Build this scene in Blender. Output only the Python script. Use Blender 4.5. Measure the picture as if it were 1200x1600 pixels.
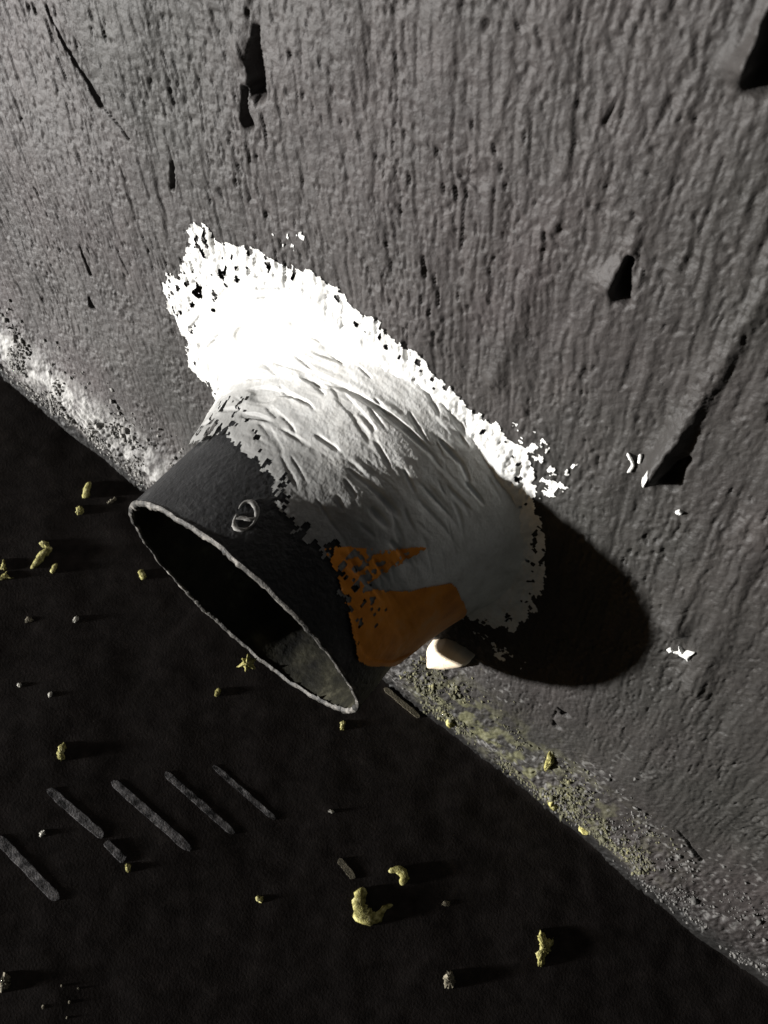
import bpy, bmesh, math
import numpy as np
from mathutils import Matrix, Vector

for o in list(bpy.data.objects):
    bpy.data.objects.remove(o, do_unlink=True)
scene = bpy.context.scene
COL = scene.collection

# ------------------------------------------------------------------ camera
cam_data = bpy.data.cameras.new('camera')
cam = bpy.data.objects.new('camera', cam_data)
COL.objects.link(cam)
r_, u_, b_ = Vector((.78675, .61650, .03084)), Vector((-.60619, .76225, .22696)), Vector((.11642, -.19726, .97341))
cam.matrix_world = Matrix(((r_.x, u_.x, b_.x, -.00727), (r_.y, u_.y, b_.y, -.01146), (r_.z, u_.z, b_.z, .4145), (0, 0, 0, 1)))
cam_data.sensor_fit = 'VERTICAL'
cam_data.sensor_height = 36
cam_data.lens = 27
cam_data.dof.use_dof = True
cam_data.dof.focus_distance = .285
cam_data.dof.aperture_fstop = 27
cam_data.clip_start = .01
cam_data.clip_end = 500
scene.camera = cam

# ------------------------------------------------------------------ light
LIGHT = Vector((-.7205, -.6870, .1000)).normalized()      # towards the source
elev = math.asin(LIGHT.z)
world = bpy.data.worlds.new('World')
scene.world = world
world.use_nodes = True
wn = world.node_tree
bg = wn.nodes['Background']
sky = wn.nodes.new('ShaderNodeTexSky')
sky.sky_type = 'NISHITA'
sky.sun_disc = False
sky.dust_density = 4
sky.ozone_density = 0
sky.sun_elevation = elev
sky.sun_rotation = math.atan2(LIGHT.x, LIGHT.y)
wn.links.new(sky.outputs['Color'], bg.inputs['Color'])
bg.inputs['Strength'].default_value = .0125
sun_data = bpy.data.lights.new('sun', 'SUN')
sun_data.energy = 5
sun_data.angle = math.radians(2.4)
sun_data.color = (1, .988, .97)
sun = bpy.data.objects.new('sun', sun_data)
COL.objects.link(sun)
sun.rotation_euler = LIGHT.to_track_quat('Z', 'Y').to_euler()
sun.location = (-3, -3, .6)
vs = scene.view_settings
vs.view_transform = 'Standard'
vs.look = 'None'
vs.gamma = 1
vs.use_curve_mapping = False
vs.exposure = .9

# ------------------------------------------------------------------ helpers
def _hash(ix, iy, seed):
    h = (ix.astype(np.int64) * 374761393 + iy.astype(np.int64) * 668265263 + seed * 974634777) & 0xffffffff
    h = ((h ^ (h >> 13)) * 1274126177) & 0xffffffff
    h = h ^ (h >> 16)
    return (h & 0xffffff) / float(0xffffff)

def vn(x, y, seed):                       # value noise 0..1
    x, y = np.broadcast_arrays(np.asarray(x, float), np.asarray(y, float))
    ix, iy = np.floor(x), np.floor(y)
    fx, fy = x - ix, y - iy
    fx = fx * fx * fx * (fx * (fx * 6 - 15) + 10)
    fy = fy * fy * fy * (fy * (fy * 6 - 15) + 10)
    ix, iy = ix.astype(np.int64), iy.astype(np.int64)
    a, b = _hash(ix, iy, seed), _hash(ix + 1, iy, seed)
    c, d = _hash(ix, iy + 1, seed), _hash(ix + 1, iy + 1, seed)
    return (a + (b - a) * fx) * (1 - fy) + (c + (d - c) * fx) * fy

def fbm(x, y, seed, n=4, gain=.5):
    t, a, s = 0., 1., 0.
    for i in range(n):
        t = t + a * vn(x * 2.03 ** i + 17.3 * i, y * 2.03 ** i - 9.1 * i, seed + 31 * i)
        s += a
        a *= gain
    return t / s

def sst(a, b, x):
    t = np.clip((x - a) / (b - a), 0, 1)
    return t * t * (3 - 2 * t)

def poly_sd(x, y, poly):                  # signed distance, positive inside
    P = np.array(poly)
    shp = x.shape
    x, y = x.ravel(), y.ravel()
    d = np.full(x.shape, 1e9)
    ins = np.zeros(x.shape, bool)
    for (x0, y0), (x1, y1) in zip(P, np.roll(P, -1, 0)):
        ex, ey = x1 - x0, y1 - y0
        t = np.clip(((x - x0) * ex + (y - y0) * ey) / (ex * ex + ey * ey), 0, 1)
        d = np.minimum(d, (x - x0 - t * ex) ** 2 + (y - y0 - t * ey) ** 2)
        c = ((y0 > y) != (y1 > y)) & (x < ex * (y - y0) / ((ey) if ey else 1e-12) + x0)
        ins ^= c
    d = np.sqrt(d)
    return np.where(ins, d, -d).reshape(shp)

def tag(o, label=None, cat=None, group=None, kind=None):
    for k, v in (('label', label), ('category', cat), ('group', group), ('kind', kind)):
        if v:
            o[k] = v
    return o

def mesh_np(name, V, Fq, mat, parent=None, smooth=True, attrs=None):
    V = np.asarray(V, np.float32)
    Fq = np.asarray(Fq, np.int32)
    k = Fq.shape[1]
    me = bpy.data.meshes.new(name)
    me.vertices.add(len(V))
    me.vertices.foreach_set('co', V.ravel())
    me.loops.add(Fq.size)
    me.loops.foreach_set('vertex_index', Fq.ravel())
    me.polygons.add(len(Fq))
    me.polygons.foreach_set('loop_start', np.arange(0, Fq.size, k, dtype=np.int32))
    me.polygons.foreach_set('loop_total', np.full(len(Fq), k, np.int32))
    me.update(calc_edges=True)
    if smooth:
        me.polygons.foreach_set('use_smooth', np.ones(len(Fq), bool))
    for an, av in (attrs or {}).items():
        a = me.attributes.new(an, 'FLOAT', 'POINT')
        a.data.foreach_set('value', np.asarray(av, np.float32).ravel())
    me.materials.append(mat)
    o = bpy.data.objects.new(name, me)
    COL.objects.link(o)
    if parent is not None:
        o.parent = parent
    return o

def grid_obj(name, P, mat, keep=None, parent=None, attrs=None, flip=False):
    """P (ny,nx,3); keep (ny,nx) bool of vertices; faces with all four kept survive"""
    ny, nx = P.shape[:2]
    idx = np.arange(ny * nx).reshape(ny, nx)
    q = np.stack([idx[:-1, :-1], idx[:-1, 1:], idx[1:, 1:], idx[1:, :-1]], -1).reshape(-1, 4)
    if flip:
        q = q[:, ::-1]
    V = P.reshape(-1, 3)
    at = {k: np.asarray(v).ravel() for k, v in (attrs or {}).items()}
    if keep is not None:
        q = q[keep.ravel()[q].all(1)]
        used = np.unique(q)
        re = np.full(ny * nx, -1)
        re[used] = np.arange(len(used))
        q = re[q]
        V = V[used]
        at = {k: v[used] for k, v in at.items()}
    return mesh_np(name, V, q, mat, parent, True, at)

# ------------------------------------------------------------------ materials
def mat_new(name):
    m = bpy.data.materials.new(name)
    m.use_nodes = True
    nt = m.node_tree
    return m, nt, nt.nodes['Principled BSDF']

def N(nt, t, **kw):
    n = nt.nodes.new(t)
    for k, v in kw.items():
        if k in n.inputs:
            n.inputs[k].default_value = v
        else:
            setattr(n, k, v)
    return n

def noise_ramp(nt, scale, stops, detail=5, rough=.6, vec=None):
    tx = N(nt, 'ShaderNodeTexNoise', Scale=scale, Detail=detail, Roughness=rough)
    if vec is None:
        tc = N(nt, 'ShaderNodeTexCoord')
        vec = tc.outputs['Object']
    nt.links.new(vec, tx.inputs['Vector'])
    rp = N(nt, 'ShaderNodeValToRGB')
    el = rp.color_ramp.elements
    el[0].position, el[0].color = stops[0][0], (*stops[0][1], 1)
    el[1].position, el[1].color = stops[-1][0], (*stops[-1][1], 1)
    for p, c in stops[1:-1]:
        e = el.new(p)
        e.color = (*c, 1)
    nt.links.new(tx.outputs['Fac'], rp.inputs['Fac'])
    return rp.outputs['Color'], tx.outputs['Fac'], vec

def bump(nt, bsdf, fac, strength, dist):
    b = N(nt, 'ShaderNodeBump', Strength=strength, Distance=dist)
    nt.links.new(fac, b.inputs['Height'])
    nt.links.new(b.outputs['Normal'], bsdf.inputs['Normal'])

def mixc(nt, fac, a, b):
    m = N(nt, 'ShaderNodeMix', data_type='RGBA')
    nt.links.new(fac, m.inputs['Factor'])
    for v, s in ((a, 6), (b, 7)):
        if isinstance(v, tuple):
            m.inputs[s].default_value = (*v, 1)
        else:
            nt.links.new(v, m.inputs[s])
    return m.outputs[2]

def attr(nt, name):
    return N(nt, 'ShaderNodeAttribute', attribute_name=name).outputs['Fac']

def simple(name, stops, scale, rough=.7, bscale=None, bdist=.0004, bstr=.5, spec=.3):
    m, nt, b = mat_new(name)
    c, f, vec = noise_ramp(nt, scale, stops)
    nt.links.new(c, b.inputs['Base Color'])
    b.inputs['Roughness'].default_value = rough
    b.inputs['Specular IOR Level'].default_value = spec
    if bscale:
        tx = N(nt, 'ShaderNodeTexNoise', Scale=bscale, Detail=4)
        nt.links.new(vec, tx.inputs['Vector'])
        bump(nt, b, tx.outputs['Fac'], bstr, bdist)
    return m

# wall: dark grey cement render, painted light falloff, pale dust and lip highlight, black bitumen at its foot, green growth
M_WALL, nt, bs = mat_new('dark_cement_render')
c, f, vec = noise_ramp(nt, 55, [(.3, (.039, .0365, .0358)), (.7, (.061, .0565, .0552))], 8, .7)
c2, f2, _ = noise_ramp(nt, 9, [(.35, (.84, .86, .82)), (.65, (1.08, .99, 1.0))], 3, .5, vec)
mp = N(nt, 'ShaderNodeMapping')
mp.inputs['Scale'].default_value = (1, .16, .16)
mp.inputs['Rotation'].default_value = (0, math.radians(14), 0)
nt.links.new(vec, mp.inputs['Vector'])
c3, f3, _ = noise_ramp(nt, 60, [(.34, (.72, .72, .70)), (.52, (1, 1, 1)), (.70, (1.16, 1.15, 1.14))], 6, .65, mp.outputs['Vector'])
mul0 = N(nt, 'ShaderNodeMix', data_type='RGBA', blend_type='MULTIPLY')
mul0.inputs['Factor'].default_value = .9
nt.links.new(c, mul0.inputs[6])
nt.links.new(c3, mul0.inputs[7])
c = mul0.outputs[2]
mul = N(nt, 'ShaderNodeMix', data_type='RGBA', blend_type='MULTIPLY')
mul.inputs['Factor'].default_value = 1
nt.links.new(c, mul.inputs[6])
nt.links.new(c2, mul.inputs[7])
light_falloff = N(nt, 'ShaderNodeMix', data_type='RGBA', blend_type='MULTIPLY')
nt.links.new(attr(nt, 'light_falloff'), light_falloff.inputs['Factor'])
nt.links.new(mul.outputs[2], light_falloff.inputs[6])
light_falloff.inputs[7].default_value = (.52, .52, .495, 1)  # wall colour dimmed to carry the light's falloff
col = mixc(nt, attr(nt, 'dust'), light_falloff.outputs[2], (.36, .355, .34))  # dust, with the lip's painted highlight
col = mixc(nt, attr(nt, 'moss'), col, (.12, .118, .062))
col = mixc(nt, attr(nt, 'tar_and_black_rise'), col, (.006, .0055, .005))
nt.links.new(col, bs.inputs['Base Color'])
bs.inputs['Roughness'].default_value = .62
bs.inputs['Specular IOR Level'].default_value = .35
tx = N(nt, 'ShaderNodeTexNoise', Scale=1500, Detail=3)
nt.links.new(vec, tx.inputs['Vector'])
bump(nt, bs, tx.outputs['Fac'], .45, .0004)

# white plaster
M_PLAST, nt, bs = mat_new('white_plaster')
c, f, vec = noise_ramp(nt, 120, [(.25, (.55, .54, .51)), (.6, (.80, .80, .78))], 8, .7)
c = mixc(nt, attr(nt, 'thin'), c, (.19, .19, .184))
nt.links.new(c, bs.inputs['Base Color'])
bs.inputs['Roughness'].default_value = .55
bs.inputs['Specular IOR Level'].default_value = .3
tx = N(nt, 'ShaderNodeTexNoise', Scale=900, Detail=4)
nt.links.new(vec, tx.inputs['Vector'])
bump(nt, bs, tx.outputs['Fac'], .45, .0005)

M_ORANGE = simple('orange_paint', [(.3, (.58, .185, .012)), (.55, (.78, .28, .025)), (.75, (.72, .33, .10))], 110, .5, 700, .0003, .2)
M_CREAM = simple('cream_putty', [(.3, (.80, .66, .48)), (.7, (.86, .74, .58))], 120, .6, 600, .0004, .3)
M_TARFLOOR = simple('black_bitumen', [(.35, (.021, .0182, .0172)), (.62, (.036, .0312, .0295)), (.80, (.058, .050, .047))], 140, .9, 900, .0003, .25, .05)
M_YELLOW = simple('dry_yellow_foam', [(.36, (.12, .105, .03)), (.5, (.36, .33, .11)), (.66, (.62, .58, .28))], 420, .8, 1600, .0005, .7)
M_PALE = simple('pale_chip', [(.3, (.45, .43, .38)), (.7, (.7, .68, .6))], 600, .8, 1600, .0004, .5)
M_STRIP = simple('grey_strip_paint', [(.38, (.018, .0175, .018)), (.52, (.16, .155, .16)), (.70, (.42, .41, .415))], 260, .6, 1200, .0003, .5)
M_DIM = simple('dull_brown_crumb', [(.3, (.10, .09, .06)), (.7, (.26, .23, .17))], 500, .8, 1500, .0004, .6)
M_GRAIN = simple('mortar_grains', [(.35, (.10, .098, .092)), (.68, (.36, .35, .33))], 260, .75, 1800, .0003, .4)
M_SAND = simple('dark_sand', [(.35, (.05, .049, .046)), (.70, (.19, .185, .175))], 260, .75, 1800, .0003, .4)
M_MOSS = simple('moss_crumbs', [(.35, (.06, .058, .040)), (.55, (.12, .117, .072)), (.72, (.32, .30, .15))], 240, .85, 1800, .0003, .4)

M_PIPE, nt, bs = mat_new('black_pipe_plastic')
c, f, vec = noise_ramp(nt, 70, [(.42, (.006, .0063, .0072)), (.56, (.015, .0155, .0165)), (.66, (.045, .045, .044)), (.76, (.17, .17, .165))], 9, .75)
nt.links.new(c, bs.inputs['Base Color'])
bs.inputs['Roughness'].default_value = .5
bs.inputs['Specular IOR Level'].default_value = .4
tx = N(nt, 'ShaderNodeTexNoise', Scale=500, Detail=4)
nt.links.new(vec, tx.inputs['Vector'])
bump(nt, bs, tx.outputs['Fac'], .55, .0010)
M_RIM = simple('scraped_pipe_edge', [(.38, (.018, .0175, .016)), (.55, (.085, .08, .072)), (.74, (.36, .34, .31))], 190, .6, 1500, .0005, .6)
M_INNER = simple('pipe_scale_inside', [(.38, (.006, .006, .005)), (.56, (.022, .021, .014)), (.74, (.085, .08, .055))], 75, .5, 500, .0006, .5)

# ------------------------------------------------------------------ frames of the wall and the pipe
NW = np.array([0, -.92480, .38045])
VW = np.array([0, .38045, .92480])
def wall_pt(x, v, h):
    x, v, h = np.broadcast_arrays(x, v, h)
    return np.stack([x, .38045 * v - .92480 * h, .92480 * v + .38045 * h], -1)

PB = np.array([-.05730, .04809, .11689])          # pipe axis meets the wall
PM = np.array([-.02306, -.97789, .20786]); PM /= np.linalg.norm(PM)
PT = np.array([.99962, -.01939, .01970]); PT -= PM * (PM @ PT); PT /= np.linalg.norm(PT)
PQ = np.cross(PT, -PM)
if PQ[2] < 0: PQ = -PQ
PR, PL = .055, .0661
BX, BV = -.0573, .1264                             # the same point on the wall

def pipe_pt(th, r, q):
    th, r, q = np.broadcast_arrays(th, r, q)
    return PB + (r * np.cos(th))[..., None] * PT + (r * np.sin(th))[..., None] * PQ + q[..., None] * PM

# ------------------------------------------------------------------ the wall's relief
PITS = [((-.1317, .2670), (-.1291, .2542), .0024, .010), ((-.1325, .2513), (-.1307, .2437), .0016, .006),
        ((-.1577, .2131), (-.1570, .2045), .0011, .003), ((-.0182, .2741), (-.0152, .2661), .0019, .007),
        ((.0642, .0926), (.0657, .0923), .0020, .005), ((.0677, .0792), (.0690, .0781), .0016, .004),
        ((-.2096, .2342), (-.1880, .2164), .0012, .004), ((-.1880, .2164), (-.1757, .2113), .0006, .0012),
        ((-.0647, .2746), (-.0574, .2502), .0004, .0008), ((-.2039, .1457), (-.1996, .1336), .0009, .0016),
        ((-.2007, .1182), (-.1994, .1154), .0014, .004), ((-.0397, .3022), (-.0394, .2973), .0006, .001),
        ((.1374, .0707), (.1564, .0604), .0010, .002), ((-.0205, .3271), (-.0180, .3199), .0028, .012),
        ((.0246, .2335), (.0258, .2262), .0024, .006)]  # last pit is added beside the run's blunt end to deepen its shadow
# raised runs of render: start, blunt end, width left, width right, height at start, height at end
RUNS = [((.0060, .3050), (.0208, .2262), .0028, .0022, .0016, .0075),
        ((-.0230, .2870), (-.0185, .2680), .0045, .0012, .0005, .0034),
        ((.0583, .2215), (.0838, .1590), .0055, .0035, .0012, .0032),
        ((.0459, .2207), (.0626, .1781), .0060, .0035, .0008, .0030),
        ((-.0395, .2711), (-.0299, .2191), .0040, .0030, .0006, .0016),
        ((-.0250, .3450), (-.0205, .3215), .0030, .0012, .0040, .0060),
        ((-.1360, .2850), (-.1335, .2620), .0030, .0020, .0006, .0020),
        ((.0900, .2600), (.1250, .1700), .0090, .0060, .0030, .0040),
        ((.1200, .1500), (.1500, .1150), .0070, .0050, .0010, .0025)]

def seg(x, v, a, b):
    ax, av = a
    ex, ev = b[0] - ax, b[1] - av
    L = math.hypot(ex, ev)
    t = ((x - ax) * ex + (v - av) * ev) / (L * L)
    side = ((x - ax) * -ev + (v - av) * ex) / L            # positive on the right, seen from the front, going down
    return t, side, L

def relief(x, v):
    """returns (smooth part, fine part) of the wall's height in metres"""
    dx, dv = x - .989, v + 2.386
    al = np.hypot(dx, dv)
    ac = np.arctan2(dx, dv) * 2.55
    ac = ac + .0030 * (fbm(x / .03, v / .05, 5, 3) - .5) + .0012 * (vn(x / .007, v / .010, 6) - .5) + .00035 * (vn(x / .0022, v / .0030, 7) - .5)
    low = .0050 * (fbm(x / .09, v / .11, 1, 2) - .5) + .0018 * (vn(x / .022, v / .035, 2) - .5)
    # wall bent back towards its far end, shaped to dim it there
    low = low - .55 * np.clip(x - .06, 0, .6) ** 2 * sst(.02, .16, v)
    for a, b, wl, wr, h0, h1 in RUNS:
        t, s, L = seg(x, v, a, b)
        s = s + .0018 * (fbm(x / .006, v / .006, 77, 3) - .5) + .0050 * (vn(x / .028, v / .028, 78) - .5)
        w = np.where(s > 0, wr, wl)
        over = np.clip(t - 1, 0, None) * L
        tt = np.clip(t, 0, 1)
        endw = np.where(over > 0, np.exp(-(over / .0036) ** 2), 1)
        stw = sst(-.5, .15, t)
        low = low + (h0 + (h1 - h0) * tt ** 4.5) * np.exp(-(np.abs(s) / w) ** 2.0) * endw * stw
    # swollen lip along the foot
    lip = .0060 * np.exp(-((v - .032) / .018) ** 2) * (.75 + .5 * vn(x / .03, 0 * x, 9))
    low = low + lip
    brushed = sst(.045, .095, v + .02 * (vn(x / .04, v / .04, 8) - .5))
    brushed = brushed * (1 - .75 * sst(.02, -.01, poly_d_smooth(x, v)))
    # brush strokes
    st = .5 * vn(ac / .0019, al / .011, 11) + .35 * vn(ac / .0009, al / .0050, 12) + .30 * vn(ac / .0042, al / .015, 13)
    fine = .00066 * (st - .57) + .0008 * (vn(ac / .0075, al / .028, 15) - .5)
    fine = fine - .00040 * sst(.66, .84, vn(ac / .0014, al / .016, 14))
    clus = vn(ac / .010, al / .018, 22)
    p1 = vn(ac / .00085, al / .0024, 21) * .74 + clus * .26
    fine = fine - .00055 * sst(.69, .84, p1)
    p3 = vn(ac / .0007 + al / .004, al / .0019, 25) * .8 + vn(ac / .014, al / .02, 26) * .2
    fine = fine - .00032 * sst(.68, .84, p3)
    p2 = vn(ac / .0014, al / .0042, 23) * .75 + vn(ac / .02, al / .02, 24) * .25
    fine = fine - .0009 * sst(.80, .92, p2)
    fine = fine - .00042 * sst(.35, .75, x * 2 + v * 2 + .2) * (sst(.55, .80, vn(ac / .0034, al / .055, 16)) + .6 * sst(.6, .82, vn(ac / .0016, al / .035, 17)))
    fine = fine + .00020 * (fbm(ac / .0012, al / .0016, 27, 2) - .5)
    fine = .80 * fine * (.25 + .75 * brushed)
    # grainy, thrown render low down
    gr = fbm(x / .0022, v / .0028, 31, 3, .6) - .5
    cl = sst(.45, .7, vn(x / .012, v / .012, 33))
    fine = fine + (1 - brushed) * (.0014 * gr * (.5 + cl)) + .0004 * (fbm(x / .0016, v / .0016, 35, 2) - .5)
    foot = np.exp(-((v - .026) / .020) ** 2)
    fine = fine + foot * .0026 * (fbm(x / .0034, v / .0040, 36, 3, .6) - .45)
    # comb marks pressed into the lip
    cm = np.exp(-(((x + .200) / .020) ** 2)) * np.exp(-(((v - .036) / .012) ** 2))
    fine = fine + cm * .0009 * np.sin((v + .04 * x) / .0040 * 2 * math.pi)
    for a, b, w, dep in PITS:
        t, s, L = seg(x, v, a, b)
        s = s + w * .9 * (vn(x / .004, v / .004, 91) - .5)
        ww = w * (.45 + .55 * np.clip(t, 0, 1))
        over = np.maximum(np.clip(t - 1, 0, None), np.clip(-t, 0, None)) * L
        fine = fine - dep * np.exp(-(np.abs(s) / ww) ** 4) * np.exp(-(over / (w * .8)) ** 2)
    return low, fine

def poly_d_smooth(x, v):                                   # distance right of a line: smoother patch left of the plaster
    return np.hypot((x + .172) / 1.0, (v - .105) / 1.0) - .035

def axis_lines(lo, hi, step, far_lo, far_hi):
    mid = np.arange(lo, hi + step / 2, step)
    def out(start, end, sgn):
        l, s, p = [], step, start
        while (end - p) * sgn > 0:
            s *= 1.35
            p = p + sgn * s
            l.append(p)
        if l: l[-1] = end
        return l
    return np.array(out(lo, far_lo, -1)[::-1] + list(mid) + out(hi, far_hi, 1))

# ------------------------------------------------------------------ ground
gx = axis_lines(-.30, .28, .0025, -200, 200)
gy = axis_lines(-.27, .02, .0025, -200, 200)
GX, GY = np.meshgrid(gx, gy)
near = np.exp(-(np.hypot(GX, GY) / .6) ** 2)
ADDED_TILT = .095                                              # floor tilted towards the wall so the sun barely lights it
def ground_z(x, y):
    return .0007 * (fbm(x / .03, y / .03, 51, 3) - .5) - ADDED_TILT * np.clip(y, -.6, 0)
GZ = np.where(np.hypot(GX, GY) < 1.0, ground_z(GX, GY), .6 * ADDED_TILT * (GY < -.6))
# behind the wall's foot the ground sheet stays low
ground = grid_obj('ground', np.stack([GX, GY, GZ], -1), M_TARFLOOR)
tag(ground, kind='structure')

# ------------------------------------------------------------------ wall
wx = axis_lines(-.31, .285, .00043, -6, 6)
vm = [-.004]
while vm[-1] < .345:
    vm.append(vm[-1] + .00058 - .00022 * max(0, vm[-1]) / .345)
wv = np.concatenate([[-.03, -.015], vm, axis_lines(.36, .37, .004, .36, 2.6)])
WX, WV = np.meshgrid(wx, wv)
lo, fi = relief(WX, WV)
fade = np.exp(-(np.clip(np.abs(WX) - .3, 0, None) / .5) ** 2) * np.exp(-(np.clip(WV - .36, 0, None) / .3) ** 2)
HH = (lo + fi) * np.clip(fade, 0, 1)
nd = fbm(WX / .006, WV / .006, 61, 4, .6)
crest = sst(-.0008, .0012, fi)
dust = np.exp(-((WV - .036) / .013) ** 2) * sst(-.10, -.19, WX) * sst(.30, .62, nd) * (.35 + .65 * crest)
dust = dust + .35 * np.exp(-((WV - .045) / .02) ** 2) * sst(-.24, -.16, WX) * sst(-.06, -.12, WX) * sst(.48, .72, nd) * crest
dust = dust + .85 * np.exp(-((WV - .043) / .008) ** 2) * sst(-.125, -.21, WX) * (.4 + .6 * sst(.3, .6, nd))  # smooth pale strip: the lip's highlight put into the dust colour
dust = dust + .32 * sst(.66, .78, fbm(WX / .0022, WV / .0022, 63, 2)) * sst(.13, .03, WV) * sst(.45, .6, vn(WX / .02, WV / .02, 64))
moss = sst(.0, .03, WX) * sst(.17, .08, WX) * np.exp(-((WV - .034) / .02) ** 2) * sst(.42, .66, fbm(WX / .005, WV / .005, 65, 3)) * .8
light_falloff = sst(-.20, .07, WX + .16 * (fbm(WX / .10, WV / .10, 67, 3) - .5)) * .9  # light dimming towards the right, painted into the wall colour
tn = fbm(WX / .012, WV / .012, 66, 4, .6) - .5
lev_t = WV + .010 * tn
rs = sst(.09, .24, WX)  # black foot reaches higher up the wall towards the right
ls = sst(-.14, -.24, WX)
tar_and_black_rise = 1 - np.clip((lev_t - .004 - .002 * ls) / (.006 + .075 * rs + .010 * ls), 0, 1)
tar_and_black_rise = tar_and_black_rise * tar_and_black_rise * (3 - 2 * tar_and_black_rise)
WP = wall_pt(WX, WV, HH)
rel = WP - PB
ofax = np.linalg.norm(rel - (rel @ PM)[..., None] * PM, axis=-1)      # distance from the pipe's axis: the wall is holed there
wall = grid_obj('retaining_wall', WP, M_WALL, ofax > PR - .0015, attrs=dict(dust=np.clip(dust, 0, 1), moss=moss, tar_and_black_rise=tar_and_black_rise, light_falloff=light_falloff))  # dust also carries the lip's highlight
tag(wall, 'dark grey brushed cement wall with vertical streaks and pits, filling the upper picture', 'wall')

# ------------------------------------------------------------------ plaster: smear on the wall and collar round the pipe
PLASTER = [(-.1490,.1976),(-.1423,.1996),(-.1356,.1968),(-.1214,.2043),(-.1111,.2073),(-.0962,.2112),(-.0833,.2109),(-.0706,.2113),(-.0578,.2106),(-.0464,.2071),(-.0349,.2035),(-.0234,.2031),(-.0129,.2019),(-.0049,.1960),(.0010,.1849),(.0132,.1692),(.0194,.1577),(.0276,.1358),(.0270,.1180),(.0150,.1080),(.0040,.0960),(-.0080,.0800),(-.0502,.0582),(-.1026,.0895),(-.1258,.1116),(-.1301,.1185),(-.1430,.1254),(-.1490,.1377),(-.1546,.1476),(-.1577,.1588),(-.1511,.1718),(-.1503,.1829)]
S1 = [(-.1171,.2134),(-.1065,.2221),(-.1011,.2185),(-.1091,.2101)]
S2 = [(-.0220,.2079),(-.0143,.2117),(-.0045,.2090),(.0049,.2105),(.0079,.2040),(.0053,.1934),(.0013,.1866),(-.0111,.1909)]
S4 = [(-.1611,.1643),(-.1458,.1832),(-.1435,.1532),(-.1574,.1506)]
S5 = [(.0121,.1008),(.0187,.1046),(.0395,.1083),(.0401,.0977),(.0244,.0923)]

def strokes(arc, rad):                                    # trowel strokes running round the pipe
    rr = rad + .0060 * (fbm(arc / .030, rad / .022, 41, 2) - .5) + .08 * arc
    patch = sst(.35, .68, fbm(arc / .020, rad / .010, 38, 2))          # strokes come and go
    a = .0011 * (fbm(arc / .035, rad / .014, 44, 2) - .5) + patch * (.00042 * (vn(arc / .030, rr / .0021, 42) - .5) + .00025 * (vn(arc / .022, rr / .0010, 43) - .5))
    g1 = vn(arc / .015 + 3.3, rr / .0034, 45)
    g2 = vn(arc / .024 + 9.1, rr / .0018, 50)
    g3 = vn(arc / .010 + 1.7, (rr - .45 * arc) / .0021, 39)            # strokes drawn the other way
    lump = fbm(arc / .0035, rad / .0030, 37, 3, .6) - .5
    return a - .0011 * sst(.72, .90, g1) - .0006 * patch * sst(.70, .90, g2) - .00045 * sst(.76, .92, g3) + .00035 * lump

def trowel(phi, rad):
    arc = phi * .085
    return strokes(arc, rad)

px_ = np.arange(-.172, .046, .00042)
pv_ = np.arange(.050, .228, .00042)
PX, PV = np.meshgrid(px_, pv_)
plo, pfi = relief(PX, PV)
ragged = .0075 * (fbm(PX / .008, PV / .008, 71, 5, .66) - .5) + 2.2 * np.clip(pfi, -.0010, .0006)
d = poly_sd(PX, PV, PLASTER) + ragged
upl = sst(.05, .0, np.hypot(PX + .150, PV - .175))          # torn, thin upper-left corner
holes = fbm(PX / .0022, PV / .0032, 72, 3, .55)
d = np.where((holes > .745 - .07 * upl) & (d < .006 + .016 * upl), -1, d)
for S, thr in ((S1, .52), (S2, .50), (S4, .50), (S5, .50)):
    ds = poly_sd(PX, PV, S)
    nn = fbm(PX / .0022, PV / .0032, 73, 3, .6) + 120 * np.clip(pfi, -.001, .001)
    d = np.maximum(d, np.where((ds > 0) & (nn > thr + .1 * np.exp(-ds / .002)), .0008, -1))
rad = np.hypot(PX - BX, PV - BV)
phi = np.arctan2(PV - BV, PX - BX)
body = sst(.001, .013, d)
tr = trowel(phi, rad)
ph = plo + pfi * (1 - .88 * body) + .00025 + .0022 * body + tr * body
keep = (d > 0) & (rad > PR - .004)
collar = bpy.data.objects.new('plaster_collar', None)
COL.objects.link(collar)
tag(collar, 'white trowelled plaster collar smeared round the black pipe and up the wall', 'plaster')
grid_obj('wall_smear', wall_pt(PX, PV, ph), M_PLAST, keep, collar)

# collar: fillet swept round the pipe
TH_IN = np.array([-3.1416, -1.5, -.2, .2, .62, .97, 1.24, 1.46, 1.65, 1.78, 2.1, 2.4, 2.63, 2.9, 3.1416])
D_IN = np.array([.052, .058, .040, .020, .008, .015, .021, .0185, .0205, .0275, .031, .034, .029, .032, .045])
TH_W = np.radians([-180, -165, -90, -30, -8, 25, 45, 90, 130, 150, 165, 180])
W_W = np.array([.012, .010, .004, .005, .016, .025, .021, .019, .019, .018, .015, .012])
def smooth_tab(t, xs, ys, sig):                            # periodic table, smoothed so that no kinks show
    k = np.linspace(-1, 1, 21) * 2.2 * sig
    wgt = np.exp(-(k / sig) ** 2)
    out = 0
    for kk, ww in zip(k, wgt):
        out = out + ww * np.interp((t + kk + math.pi) % (2 * math.pi) - math.pi, xs, ys)
    return out / wgt.sum()
nth, ns = 720, 190
th = np.linspace(-math.pi, math.pi, nth)
ss = np.linspace(0, 1, ns)
TH, SS = np.meshgrid(th, ss)
din = smooth_tab(TH, TH_IN, D_IN, .10)
w = smooth_tab(TH, TH_W, W_W, .25)
def q_wall(t, r):
    a = np.cos(t) * (PT @ NW) + np.sin(t) * (PQ @ NW)
    return -r * a / (PM @ NW)
SPL = .22                                                # first share: thin sleeve on the pipe, the rest the fillet
q0 = PL - .004
qs = q_wall(TH, PR) + .047
r2 = PR + w
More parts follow.
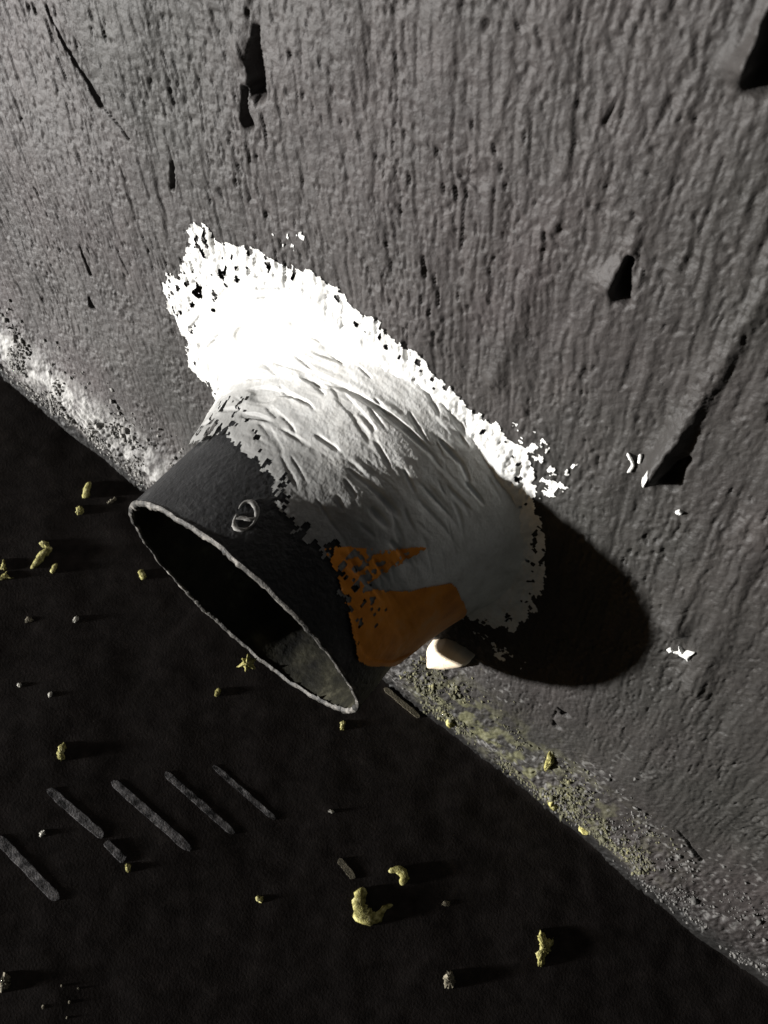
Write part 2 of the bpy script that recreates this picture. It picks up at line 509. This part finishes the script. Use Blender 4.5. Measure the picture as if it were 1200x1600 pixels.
E2 = pipe_pt(TH, r2, q_wall(TH, r2))
elo, efi = relief(E2[..., 0], E2 @ VW)
q2 = q_wall(TH, r2) + elo / (PM @ NW) - .0022
r0 = PR + .0007
r1, q1 = PR + .0070 + .0030 * np.exp(-((TH - 1.35) / .55) ** 2), q_wall(TH, PR) + .0100 + .003 * np.exp(-((TH - 1.35) / .55) ** 2)
u = np.clip(SS / SPL, 0, 1)
t = np.clip((SS - SPL) / (1 - SPL), 0, 1)
rb = (1 - t) ** 2 * r0 + 2 * t * (1 - t) * r1 + t * t * r2
qb = (1 - t) ** 2 * qs + 2 * t * (1 - t) * q1 + t * t * q2
CR = np.where(SS < SPL, r0, rb)
CQ = np.where(SS < SPL, q0 + (qs - q0) * u, qb)
# displacement along the profile's normal
dR, dQ = np.gradient(CR, axis=0), np.gradient(CQ, axis=0)
ln = np.hypot(dR, dQ) + 1e-12
nR, nQ = -dQ / ln, dR / ln
arc = TH * .06
lev = CR - CQ + PL                                       # runs on from the pipe's length into the wall's radius
dd = PL - CQ - din                                       # how far past the plaster's edge on the pipe
tw = strokes(arc + .3, lev)
smooth_side = sst(1.05, .60, TH)                         # the shaded right side was left smooth
amp = sst(.002, .014, dd) * (1 - .88 * smooth_side)
edge_n = fbm(arc / .004, lev / .004, 52, 5, .62)
thin_e = .0007 * (edge_n - .5) * sst(.016, .0, dd) - .0004 * sst(.004, .0, dd)
disp = tw * amp + thin_e
CP = pipe_pt(TH, CR + nR * disp, CQ + nQ * disp)
spots = fbm(arc / .0026, lev / .0042, 53, 3, .55)
left_thin = sst(1.9, 2.3, TH)
lim = .010 + .010 * left_thin
keepc = (dd + .011 * (edge_n - .5) > 0) & ~((spots > .58 + .25 * np.clip(dd / lim, 0, 1)) & (dd < lim))
thinness_and_light = .93 * sst(.040, .006, dd + .022 * (fbm(arc / .014, lev / .005, 56, 4, .6) - .5))  # thin film greys over the pipe; part of the light gradient painted in too
collar_o = grid_obj('collar', CP, M_PLAST, keepc, collar, dict(thin=thinness_and_light))

# orange paint lying on the collar
ORANGE = [(1.285,.155),(1.105,.125),(.861,.07),(.616,.02),(.459,.06),(.05,.22),(-.12,.386),(-.17,.72),(.363,.54),(.529,.503),(.703,.307),(.939,.164),(.887,.307),(.835,.476),(1.027,.302)]
od = poly_sd(TH * .06, SS * .05, [(a * .06, b * .05) for a, b in ORANGE])
worn = fbm(arc / .0017, lev / .0020, 54, 3, .55)
keepo = (od + .0006 * (edge_n - .5) > 0) & (dd > -.006) & ~(worn > .655 + .30 * sst(1.0, .45, TH))
OP = pipe_pt(TH, CR + nR * (disp * (dd > 0) + .00045), CQ + nQ * (disp * (dd > 0) + .00045))
op = grid_obj('orange_patch', OP, M_ORANGE, keepo, collar)
tag(op, 'orange paint patch, speckled and worn at its left end')

# ------------------------------------------------------------------ pipe
pipe = bpy.data.objects.new('drain_pipe', None)
COL.objects.link(pipe)
tag(pipe, 'black plastic pipe stub with a rough cut mouth sticking out of the wall', 'pipe')
pth = np.linspace(-math.pi, math.pi, 361)
pq = np.concatenate([np.linspace(-.10, .0, 6), np.linspace(.004, PL, 60)])
TT, QQ = np.meshgrid(pth, pq)
mouth = .0016 * (fbm(np.cos(TT) * 7 + 20, np.sin(TT) * 7 + 20, 81, 4, .6) - .5)    # uneven saw cut, closes on itself
lenq = QQ + mouth * sst(PL - .012, PL, QQ)
rr_ = PR + .00025 * (fbm(TT * PR / .006, QQ / .012, 82, 3) - .5)
grid_obj('pipe_body', pipe_pt(TT, rr_, lenq), M_PIPE, None, pipe)
RI = PR - .0014
iq = np.concatenate([np.linspace(-.10, -.01, 6), np.linspace(-.008, PL, 60)])
TI, QI = np.meshgrid(pth, iq)
mi = .0016 * (fbm(np.cos(TI) * 7 + 20, np.sin(TI) * 7 + 20, 81, 4, .6) - .5)
ri = RI + .0008 * (fbm(np.cos(TI) * 9 + 40, QI / .010, 83, 3) - .5)
ri[0] = 0                                                  # closed far end
grid_obj('pipe_bore', pipe_pt(TI, ri, QI + mi * sst(PL - .012, PL, QI)), M_INNER, None, pipe, flip=True)
# rim: cut face with burrs
nr = 7
UU = np.linspace(0, 1, nr)[:, None] * np.ones_like(pth)[None]
TR_ = np.ones(nr)[:, None] * pth[None]
mr = .0016 * (fbm(np.cos(TR_) * 7 + 20, np.sin(TR_) * 7 + 20, 81, 4, .6) - .5)
burr = fbm(np.cos(TR_) * 38 + 60, np.sin(TR_) * 38 + 60, 84, 4, .6)
rr_ = RI - .0005 - .0032 * np.clip(burr - .60, 0, 1) * 2.0 + (PR + .00045 - RI + .0005 + .0032 * np.clip(burr - .60, 0, 1) * 2.0) * UU
qr = PL + mr + .0005 * np.sin(UU * math.pi) * (2.6 * burr - 1.0) - .0009 * (np.abs(UU * 2 - 1) ** 6)
grid_obj('cut_rim', pipe_pt(TR_, rr_, qr), M_RIM, None, pipe)

# ------------------------------------------------------------------ small pieces
def loft_tube(name, P, Rd, up, flat, mat, seed, parent=None, nseg=10):
    """lumpy tube through points P with radii Rd, flattened along `up`"""
    P = np.array(P, float)
    Rd = np.array(Rd, float)
    n = max(12, 3 * len(P))
    tq = np.linspace(0, len(P) - 1, n)
    C = np.stack([np.interp(tq, range(len(P)), P[:, k]) for k in range(3)], 1)
    for _ in range(2):
        C[1:-1] = .25 * C[:-2] + .5 * C[1:-1] + .25 * C[2:]
    R = np.interp(tq, range(len(P)), Rd)
    R[0] *= .35
    R[-1] *= .35
    T = np.gradient(C, axis=0)
    T /= np.linalg.norm(T, axis=1)[:, None] + 1e-12
    S = np.cross(T, up)
    S /= np.linalg.norm(S, axis=1)[:, None] + 1e-12
    rng = np.random.default_rng(seed)
    an = np.linspace(0, 2 * math.pi, nseg, endpoint=False)
    j = 1 + .55 * (rng.random((n, nseg)) - .5)
    V = C[:, None] + (R[:, None] * np.cos(an) * j)[..., None] * S[:, None] + (R[:, None] * np.sin(an) * j * flat)[..., None] * np.asarray(up)
    V = V.reshape(-1, 3)
    idx = np.arange(n * nseg).reshape(n, nseg)
    q = np.stack([idx[:-1], np.roll(idx[:-1], -1, 1), np.roll(idx[1:], -1, 1), idx[1:]], -1).reshape(-1, 4)
    V = np.vstack([V, C[0], C[-1]])
    caps = [[idx[0, (i + 1) % nseg], idx[0, i], n * nseg, n * nseg] for i in range(nseg)] + [[idx[-1, i], idx[-1, (i + 1) % nseg], n * nseg + 1, n * nseg + 1] for i in range(nseg)]
    me = bpy.data.meshes.new(name)
    me.from_pydata(V.tolist(), [], q.tolist() + [c[:3] for c in caps])
    me.polygons.foreach_set('use_smooth', np.ones(len(me.polygons), bool))
    me.materials.append(mat)
    o = bpy.data.objects.new(name, me)
    COL.objects.link(o)
    if parent: o.parent = parent
    return o

def slab(name, outline, to3, thick, mat, seed, dens=5, dome=1., rag=.12, parent=None, jit=.35):
    """a solid lump with the given outline (surface metres); to3(a, b, h) -> 3-D; open underside rests on the surface"""
    O = np.array(outline, float)
    rng = np.random.default_rng(seed)
    pts = []
    for p, q in zip(O, np.roll(O, -1, 0)):
        for k in range(dens):
            pts.append(p + (q - p) * k / dens)
    pts = np.array(pts)
    size = np.ptp(pts, axis=0).max()
    c = pts.mean(0)
    pts = pts + rng.normal(size=pts.shape) * size * rag * .25
    n = len(pts)
    rings = [(1.0, -.25), (1.0, .28), (.93, .62), (.74, .85 + .1 * dome), (.45, .9 + .25 * dome), (.18, .9 + .35 * dome)]
    V = []
    for s, h in rings:
        p = c + (pts - c) * s
        hh = thick * h * (1 + jit * (rng.random(n) - .5) * (s < .99))
        V.append(to3(p[:, 0], p[:, 1], hh))
    V = np.concatenate(V + [to3(c[:1], c[1:], np.array([thick * (.9 + .35 * dome)]))])
    idx = np.arange(n * len(rings)).reshape(len(rings), n)
    F = np.stack([idx[:-1], np.roll(idx[:-1], -1, 1), np.roll(idx[1:], -1, 1), idx[1:]], -1).reshape(-1, 4).tolist()
    F += [[idx[-1, i], idx[-1, (i + 1) % n], n * len(rings)] for i in range(n)]
    me = bpy.data.meshes.new(name)
    me.from_pydata(V.tolist(), [], F)
    bm = bmesh.new()
    bm.from_mesh(me)
    bmesh.ops.recalc_face_normals(bm, faces=bm.faces)
    bm.to_mesh(me)
    bm.free()
    me.polygons.foreach_set('use_smooth', np.ones(len(me.polygons), bool))
    me.materials.append(mat)
    o = bpy.data.objects.new(name, me)
    COL.objects.link(o)
    if parent: o.parent = parent
    return o

def on_floor(a, b, h):
    a, b, h = np.broadcast_arrays(a, b, h)
    return np.stack([a, b, ground_z(a, b) + h], -1)
def on_wall(a, b, h):
    lo_, fi_ = relief(np.asarray(a, float), np.asarray(b, float))
    return wall_pt(a, b, lo_ + .5 * np.clip(fi_, -.001, .001) + h)

EX, EY = np.array([.78675, .61650]), np.array([.60619, -.76225])     # along and across the strips' own grid on the floor
def rise(p):                                              # plan positions were surveyed on a level floor; carry them up the added tilt
    p = np.atleast_2d(np.asarray(p, float))
    c0 = np.array((-.00727, -.01146))
    q = p.copy()
    for _ in range(4):
        k = 1 - ADDED_TILT * np.clip(-q[:, 1], 0, .6) / .4145
        q = c0 + (p - c0) * k[:, None]
    return q
def fl(center, outline, mm=.33):
    o = np.array(outline, float) * mm * .001
    return rise(np.array(center) + o[:, :1] * EX + o[:, 1:] * EY)

def blob(rx, ry, rot=0, n=7, seed=0):
    rng = np.random.default_rng(seed)
    a = np.linspace(0, 2 * math.pi, n, endpoint=False)
    r = .75 + .5 * rng.random(n)
    x, y = rx * r * np.cos(a), ry * r * np.sin(a)
    c, s = math.cos(rot), math.sin(rot)
    return np.stack([x * c - y * s, x * s + y * c], 1)

def floor_lump(name, label, cat, group, center, outline, thick, mat, seed, mm=.33, rag=.12, dome=1.):
    o = slab(name, fl(center, outline, mm), on_floor, thick * .26, mat, seed, 5, dome, rag * 1.5)
    return tag(o, label, cat, group)

def floor_sliver(name, label, cat, group, center, path, rad, mat, seed, mm=.33, flat=.8):
    P = fl(center, path, mm)
    R = np.array(rad) * mm * .001
    flat = flat * .38
    z = ground_z(P[:, 0], P[:, 1]) + R * flat * .8
    o = loft_tube(name, np.column_stack([P, z]), R, (0, 0, 1), flat, mat, seed)
    return tag(o, label, cat, group)

G_Y, G_P = 'yellow scraps on the black floor', 'pale crumbs on the black floor'
floor_sliver('foam_scrap', 'thin upright yellow sliver curling at the foot of the wall, above the pipe mouth', 'scrap', G_Y, (-.1919, -.0200), [(3, -16), (-1, -6), (-2, 4), (0, 11)], [3, 5, 6, 6], M_YELLOW, 1, .353)
floor_lump('foam_crumb', 'round pale yellow crumb just below the curled upright sliver', 'scrap', G_Y, (-.1877, -.0306), blob(8, 7, .3, 7, 2), .0022, M_YELLOW, 2, .351)
floor_lump('grey_flake', 'thin grey flake lying right of the round pale yellow crumb', 'flake', None, (-.1780, -.0155), blob(10, 3.5, -.5, 7, 3), .0010, M_DIM, 3, .351)
floor_sliver('foam_scrap', 'longest yellow scrap, a slanting stick near the left edge', 'scrap', G_Y, (-.1870, -.0636), [(20, -17), (8, -7), (0, 6), (-10, 17)], [4, 6.5, 6, 3], M_YELLOW, 4, .345)
floor_lump('foam_crumb', 'dull yellow crumb touching the left side of the longest slanting scrap', 'scrap', G_Y, (-.1900, -.0560), blob(9, 6, .4, 7, 5), .0022, M_YELLOW, 5, .345)
floor_lump('foam_scrap', 'flat yellow wedge lying below the longest slanting scrap', 'scrap', G_Y, (-.1942, -.0818), [(-12, 4), (-6, 0), (3, -8), (6, 0), (14, 4), (-8, 6)], .0020, M_YELLOW, 6, .344)
floor_lump('foam_scrap', 'small yellow spike at the very left edge of the picture', 'scrap', G_Y, (-.1985, -.0782), [(-4, 6), (-3, -4), (0, -11), (4, 0), (6, 6)], .0024, M_YELLOW, 7, .344)
floor_sliver('foam_scrap', 'short olive sliver just right of the longest slanting scrap', 'scrap', G_Y, (-.1765, -.0624), [(3, -8), (0, 0), (-3, 8)], [3, 4, 3], M_YELLOW, 8, .344)
floor_sliver('foam_scrap', 'lone small yellow sliver left of the pipe mouth', 'scrap', G_Y, (-.1375, -.0359), [(-4, -7), (0, 0), (5, 7)], [4, 5, 4], M_YELLOW, 9, .345)
floor_lump('grey_flake', 'dim square grey flake, farther left of the two under the yellow scraps', 'flake', None, (-.1680, -.0906), blob(7, 5, .1, 6, 10), .0010, M_DIM, 10, .339)
floor_lump('pale_crumb', 'pale slanted crumb, right-hand one of the two under the yellow scraps', 'crumb', G_P, (-.1488, -.0754), blob(7, 4, -.7, 6, 11), .0016, M_PALE, 11, .339)
floor_lump('pale_crumb', 'tiny white crumb near the left edge, above the half-moon scrap', 'crumb', G_P, (-.1484, -.1180), blob(4, 4, .1, 6, 12), .0013, M_PALE, 12, .332)
floor_lump('pale_crumb', 'tiny white crumb closest above the half-moon scrap', 'crumb', G_P, (-.1326, -.1118), blob(3.5, 4, .1, 6, 13), .0013, M_PALE, 13, .332)
floor_sliver('foam_scrap', 'small yellow sliver below the pipe mouth, left of its tip', 'scrap', G_Y, (-.0652, -.0578), [(4, -6), (0, 0), (-3, 6)], [3, 4, 3], M_YELLOW, 14, .334)
floor_lump('foam_crumb', 'small pale yellow crumb right under the tip of the pipe mouth', 'scrap', G_Y, (-.0036, -.0305), blob(4, 8, .2, 7, 15), .0016, M_YELLOW, 15, .333)
floor_lump('foam_scrap', 'pale half-moon scrap alone above the grey strips', 'scrap', G_Y, (-.1082, -.1290), [(-7, 1), (-4, -10), (4, -14), (8, -7), (3, 1), (7, 11), (0, 13), (-5, 9)], .0028, M_YELLOW, 16, .327, .08)
floor_lump('pale_crumb', 'pale crumb between the two leftmost grey strips', 'crumb', G_P, (-.0888, -.1631), blob(4, 7, .3, 6, 17), .0014, M_PALE, 17, .319)
floor_lump('foam_crumb', 'small yellow crumb at the lower end of the broken grey strip', 'scrap', G_Y, (-.0445, -.1490), blob(5, 7, .2, 7, 18), .0018, M_YELLOW, 18, .317)
floor_lump('foam_crumb', 'small dull yellow crumb between the grey strips and the hooked scrap', 'scrap', G_Y, (.0160, -.1204), blob(7, 5, .2, 7, 19), .0015, M_YELLOW, 19, .316)
floor_lump('pale_crumb', 'tiny pale crumb right of the shortest grey strip', 'crumb', G_P, (.0185, -.0668), blob(5, 3, .2, 6, 20), .0012, M_PALE, 20, .325)
floor_sliver('foam_scrap', 'largest yellow scrap, hooked like a letter U', 'scrap', G_Y, (.0606, -.0886), [(-9, -24), (-16, -12), (-18, 2), (-14, 15), (-2, 20), (12, 22), (17, 13), (24, 5), (36, 2)], [6, 10, 11, 11, 11, 8, 5, 4, 2], M_YELLOW, 21, .317, .55)
floor_sliver('foam_scrap', 'bent yellow scrap just above the large hooked scrap', 'scrap', G_Y, (.0641, -.0703), [(-15, -8), (-2, -12), (8, -6), (10, 3), (4, 12)], [3, 5, 7, 7, 4], M_YELLOW, 22, .320, .55)
floor_lump('foam_scrap', 'tall ragged yellow scrap alone at the lower right of the floor', 'scrap', G_Y, (.1407, -.0517), [(-5, -27), (2, -19), (6, -12), (16, -12), (10, 2), (7, 10), (0, 15), (-4, 28), (-10, 26), (-14, 10), (-8, 4), (-5, -5), (-10, -14)], .0030, M_YELLOW, 23, .315, .07)
floor_lump('brown_crumb', 'dull brown round crumb near the bottom edge', 'crumb', None, (.1126, -.0917), blob(10, 13, .2, 8, 24), .0034, M_DIM, 24, .311)
floor_lump('brown_crumb', 'faint brown flake between the hooked scrap and the tall ragged one', 'crumb', None, (.0905, -.0655), blob(8, 5, .2, 7, 25), .0010, M_DIM, 25, .315)
floor_lump('grey_pebble', 'dull grey oval pebble at the lower left edge', 'pebble', None, (-.0563, -.2224), blob(8, 15, .1, 9, 26), .0030, M_DIM, 26, .306)
for i, (dx, dy, s, lb) in enumerate([(0, 0, 4, 'brightest of the dust specks in the lower left corner'), (-40, 6, 5, 'dim speck left of the brightest speck in the lower left corner'), (-2, 22, 3, 'small speck right below the brightest speck in the lower left corner'),
                                     (-80, 46, 4, 'lone speck at the bottom edge, lower left corner'), (12, -20, 3, 'upper speck of the cluster in the lower left corner'), (-14, -24, 3, 'upper left speck of the cluster in the lower left corner')]):
    floor_lump('dust_speck', lb, 'speck', 'dust specks in the lower left corner', np.array((-.0262, -.2100)) + (dx * EX + dy * EY) * .000306, blob(s * .6, s * .55, i, 6, 40 + i), .0006, M_DIM, 40 + i, .306)
# grey strips on the floor
def strip(label, a, b, w, th, seed, mat=None, name='grey_strip', group='grey strips in a row on the black floor'):
    a, b = rise(a)[0], rise(b)[0]
    d_ = (b - a) / np.linalg.norm(b - a)
    n_ = np.array((-d_[1], d_[0]))
    L = np.linalg.norm(b - a)
    rng = np.random.default_rng(seed)
    k = 26
    tt_ = np.linspace(0, 1, k)
    endr = np.sqrt(np.clip(1 - np.clip(np.abs(2 * tt_ - 1) - .88, 0, 1) / .13, .12, 1))
    jw = rng.random((2, k)); jw = .5 * jw + .25 * np.roll(jw, 1, 1) + .25 * np.roll(jw, -1, 1)
    wl_ = w / 2 * (1 + .40 * (jw[0] - .5)) * endr
    wr_ = w / 2 * (1 + .40 * (jw[1] - .5)) * endr
    side1 = [a + d_ * L * t_ + n_ * w_ + d_ * .3 * w * (t_ in (0., 1.)) * (rng.random() - .5) for t_, w_ in zip(tt_, wl_)]
    side2 = [a + d_ * L * t_ - n_ * w_ for t_, w_ in zip(tt_, wr_)]
    top = [(1, -.3), (1, .85), (.95, 1.)]
    ring = np.array(side1[::-1] + side2)
    cen = np.array([a + d_ * L * t_ for t_ in tt_][::-1] + [a + d_ * L * t_ for t_ in tt_])
    V, nn_ = [], len(ring)
    for s_, h_ in top:
        p_ = cen + (ring - cen) * s_
        V.append(on_floor(p_[:, 0], p_[:, 1], th * h_ * (1 + 0)))
    V = np.concatenate(V)
    idx = np.arange(3 * nn_).reshape(3, nn_)
    F = np.stack([idx[:-1], np.roll(idx[:-1], -1, 1), np.roll(idx[1:], -1, 1), idx[1:]], -1).reshape(-1, 4).tolist()
    for i in range(k - 1):
        F.append([idx[2, i], idx[2, i + 1], idx[2, nn_ - 2 - i], idx[2, nn_ - 1 - i]])
    me = bpy.data.meshes.new(name)
    me.from_pydata(V.tolist(), [], F)
    bm = bmesh.new(); bm.from_mesh(me); bmesh.ops.recalc_face_normals(bm, faces=bm.faces); bm.to_mesh(me); bm.free()
    me.materials.append(mat or M_STRIP)
    o = bpy.data.objects.new(name, me)
    COL.objects.link(o)
    return tag(o, label, 'strip', group)
strip('leftmost grey strip, cut off by the left edge', (-.1050, -.1779), (-.0619, -.1805), .0044, .0002, 1)
strip('second grey strip from the left, its lower end broken off', (-.1013, -.1460), (-.0638, -.1459), .0040, .00025, 2)
strip('broken-off end piece below the second grey strip', (-.0615, -.1468), (-.0479, -.1476), .0034, .0004, 3, None, 'strip_fragment', None)
strip('third and longest grey strip, in the middle of the row', (-.0785, -.1236), (-.0256, -.1239), .0038, .0002, 4)
strip('fourth grey strip from the left, second last of the row', (-.0601, -.1042), (-.0138, -.1050), .0032, .0002, 5)
strip('last and thinnest grey strip, nearest the pipe mouth', (-.0432, -.0867), (-.0016, -.0871), .0025, .00018, 6)
strip('faint grey sliver touching the hooked yellow scrap from above', (.0358, -.0821), (.0470, -.0842), .0030, .0003, 7, M_DIM, 'grey_sliver', None)
strip('narrow grey strip at the foot of the wall under the pipe', (.0020, -.0022), (.0256, -.0026), .0026, .0012, 8, M_DIM, 'edge_strip', None)

# lumps on the wall
CREAM = [(a_ + .0060, b_ - .0150) for a_, b_ in [(-.0008,.0796),(-.0012,.0862),(.0027,.0953),(.0068,.0977),(.0107,.0985),(.0166,.0990),(.0169,.0922),(.0140,.0848),(.0117,.0778),(.0044,.0666)]]
def on_wall_flat(a, b, h):
    a = np.asarray(a, float); b = np.asarray(b, float)
    return wall_pt(a, b, h + 0 * a)
o = slab('putty_lump', CREAM, on_wall_flat, .0070, M_CREAM, 61, 8, .3, .012, None, .03)
tag(o, 'smooth cream putty lump beside the orange patch at the lower edge of the plaster', 'putty')
WALLBITS = [
    ('plaster_splash', 'white star-shaped plaster splash right of the pipe shadow tip', 'splash', [(.0676,.1680),(.0691,.1695),(.0670,.1718),(.0694,.1713),(.0716,.1753),(.0717,.1723),(.0730,.1700),(.0701,.1692)], .0016, M_PLAST, .04),
    ('plaster_splash', 'small white plaster dot just left of the star-shaped splash', 'splash', [(.0659,.1664),(.0662,.1682),(.0675,.1682),(.0673,.1664)], .0010, M_PLAST, .1),
    ('plaster_splash', 'white plaster speck below the blunt end of the raised run', 'splash', [(.0328,.2190),(.0332,.2205),(.0345,.2206),(.0343,.2186)], .0012, M_PLAST, .1),
    ('plaster_splash', 'white plaster tip on the blunt lower end of the raised run', 'splash', [(.0185,.2285),(.0190,.2245),(.0203,.2222),(.0218,.2212),(.0218,.2226),(.0205,.2250),(.0197,.2285)], .0008, M_PLAST, .06),
    ('foam_scrap', 'thin yellow sliver caught on the foot of the wall, lower right', 'scrap', [(.1192,.0115),(.1193,.0149),(.1233,.0174),(.1240,.0123)], .0020, M_YELLOW, .1),
    ('foam_scrap', 'olive crumb clinging to the very foot of the wall below the mossy band', 'scrap', [(.0971,.0216),(.0975,.0263),(.1017,.0243),(.1041,.0169),(.1011,.0166)], .0030, M_YELLOW, .1),
    ('foam_scrap', 'yellow crumb standing at the upper edge of the mossy band', 'scrap', [(.0808,.0466),(.0769,.0559),(.0797,.0560),(.0822,.0529),(.0832,.0456)], .0030, M_YELLOW, .1),
    ('foam_scrap', 'bright yellow crumb at the left end of the mossy band by the pipe', 'scrap', [(.0356,.0182),(.0357,.0274),(.0402,.0207),(.0403,.0148),(.0376,.0144)], .0030, M_YELLOW, .1),
]
for i, (nm, lb, ct, out, thk, mt, rg) in enumerate(WALLBITS):
    o = slab(nm, out, on_wall, thk, mt, 70 + i, 4, .6, rg)
    tag(o, lb, ct, 'white splashes on the wall' if ct == 'splash' else 'yellow scraps on the wall')
for i, (lb, path) in enumerate([('Y-shaped white plaster scratch left of the raised run', [(.0116,.2255),(.0135,.2243),(.0153,.2229),(.0154,.2196)]),
                                ('short white plaster scratch between the Y-shaped one and the raised run', [(.0145,.2276),(.0160,.2250)])]):
    P = np.array(path)
    o = loft_tube('plaster_scratch', on_wall(P[:, 0], P[:, 1], np.full(len(P), .0004)), [.0005] * len(P), tuple(NW), .8, M_PLAST, 90 + i)
    tag(o, lb, 'splash', 'white splashes on the wall')

# tuft on the rim
def rim_pt(th_, out, q):
    return pipe_pt(np.array(th_), np.array(PR + out), np.array(PL + q))

# loop of plaster on the pipe
LOOP = [(372, 795), (383, 782), (397, 785), (403, 800), (398, 815), (385, 828), (366, 825), (365, 812), (373, 800), (366, 811), (378, 808), (390, 812), (401, 808)]
LA = np.array([(1.7255 - .0028 * (x - 385) - .00285 * (y - 805), .0137 + .00012 * (x - 385) - .000172 * (y - 805)) for x, y in LOOP])
LP = pipe_pt(LA[:, 0], np.full(len(LA), PR + .0004), PL - LA[:, 1])
o = loft_tube('plaster_loop', LP, [.0003, .0006, .0010, .0008, .0003, .0005, .0009, .0004, .0006, .0004, .0006, .0008, .0003], tuple(PQ), .5, M_GRAIN, 95)
tag(o, 'thin loop of dried plaster on top of the black pipe', 'plaster')

star = [(0, -17), (4, -6), (14, -8), (8, 1), (12, 10), (2, 7), (-4, 14), (-6, 5), (-18, 6), (-8, -2), (-10, -8), (-4, -6)]
thr = math.radians(-78)
R0 = np.array([.78675, .61650, .03084]); U0 = np.array([-.60619, .76225, .22696]); B0 = np.cross(R0, U0)
SC = np.array([-.00727, -.01146, .4145]) + (-.1767 * R0 - .1967 * U0 - B0) * .2905
def on_star(a, b, h):
    a, b, h = np.broadcast_arrays(a, b, h)
    return SC + a[..., None] * R0 - b[..., None] * U0 + h[..., None] * B0
o = slab('foam_scrap', np.array(star) * .00024, on_star, .0018, M_YELLOW, 97, 3, .8, .06)
tag(o, 'star-shaped yellow scrap stuck to the lower rim of the pipe mouth', 'scrap', G_Y)

# ------------------------------------------------------------------ crumbs along the foot of the wall
OCT_V = np.array([(1, 0, 0), (-1, 0, 0), (0, 1, 0), (0, -1, 0), (0, 0, 1), (0, 0, -1)], float)
OCT_F = np.array([(0, 2, 4), (2, 1, 4), (1, 3, 4), (3, 0, 4), (2, 0, 5), (1, 2, 5), (3, 1, 5), (0, 3, 5)])
def crumbs(name, label, cat, n, xr, vc, vw, size, mat, seed):
    rng = np.random.default_rng(seed)
    x = rng.uniform(xr[0], xr[1], n)
    v = vc + vw * rng.normal(size=n)
    den = fbm(x / .014, v / .012, seed, 3)
    ok = (v > .004) & (rng.random(n) < sst(.40, .62, den))
    x, v = x[ok], v[ok]
    n = len(x)
    s = size * np.exp(.45 * rng.normal(size=n))
    lo_, fi_ = relief(x, v)
    c_ = wall_pt(x, v, lo_ + fi_ + s * .25)
    ja = OCT_V[None] * (1 + .9 * (rng.random((n, 6, 1)) - .5)) + .25 * rng.normal(size=(n, 6, 3))
    V = c_[:, None] + ja * s[:, None, None]
    F = (OCT_F[None] + 6 * np.arange(n)[:, None, None]).reshape(-1, 3)
    o = mesh_np(name, V.reshape(-1, 3), F, mat, None, False)
    return tag(o, label, cat, None, 'stuff')
crumbs('mortar_grains', 'pale mortar grains crusted along the foot of the wall at left', 'grains', 6000, (-.30, -.115), .034, .012, .00060, M_GRAIN, 201)
crumbs('moss_crumbs', 'olive mossy crumbs along the foot of the wall at right', 'moss', 4800, (.004, .150), .032, .013, .00044, M_MOSS, 202)
crumbs('sand_grains', 'grey sand grains along the foot of the wall at far right', 'grains', 2400, (.09, .25), .034, .016, .00045, M_SAND, 203)
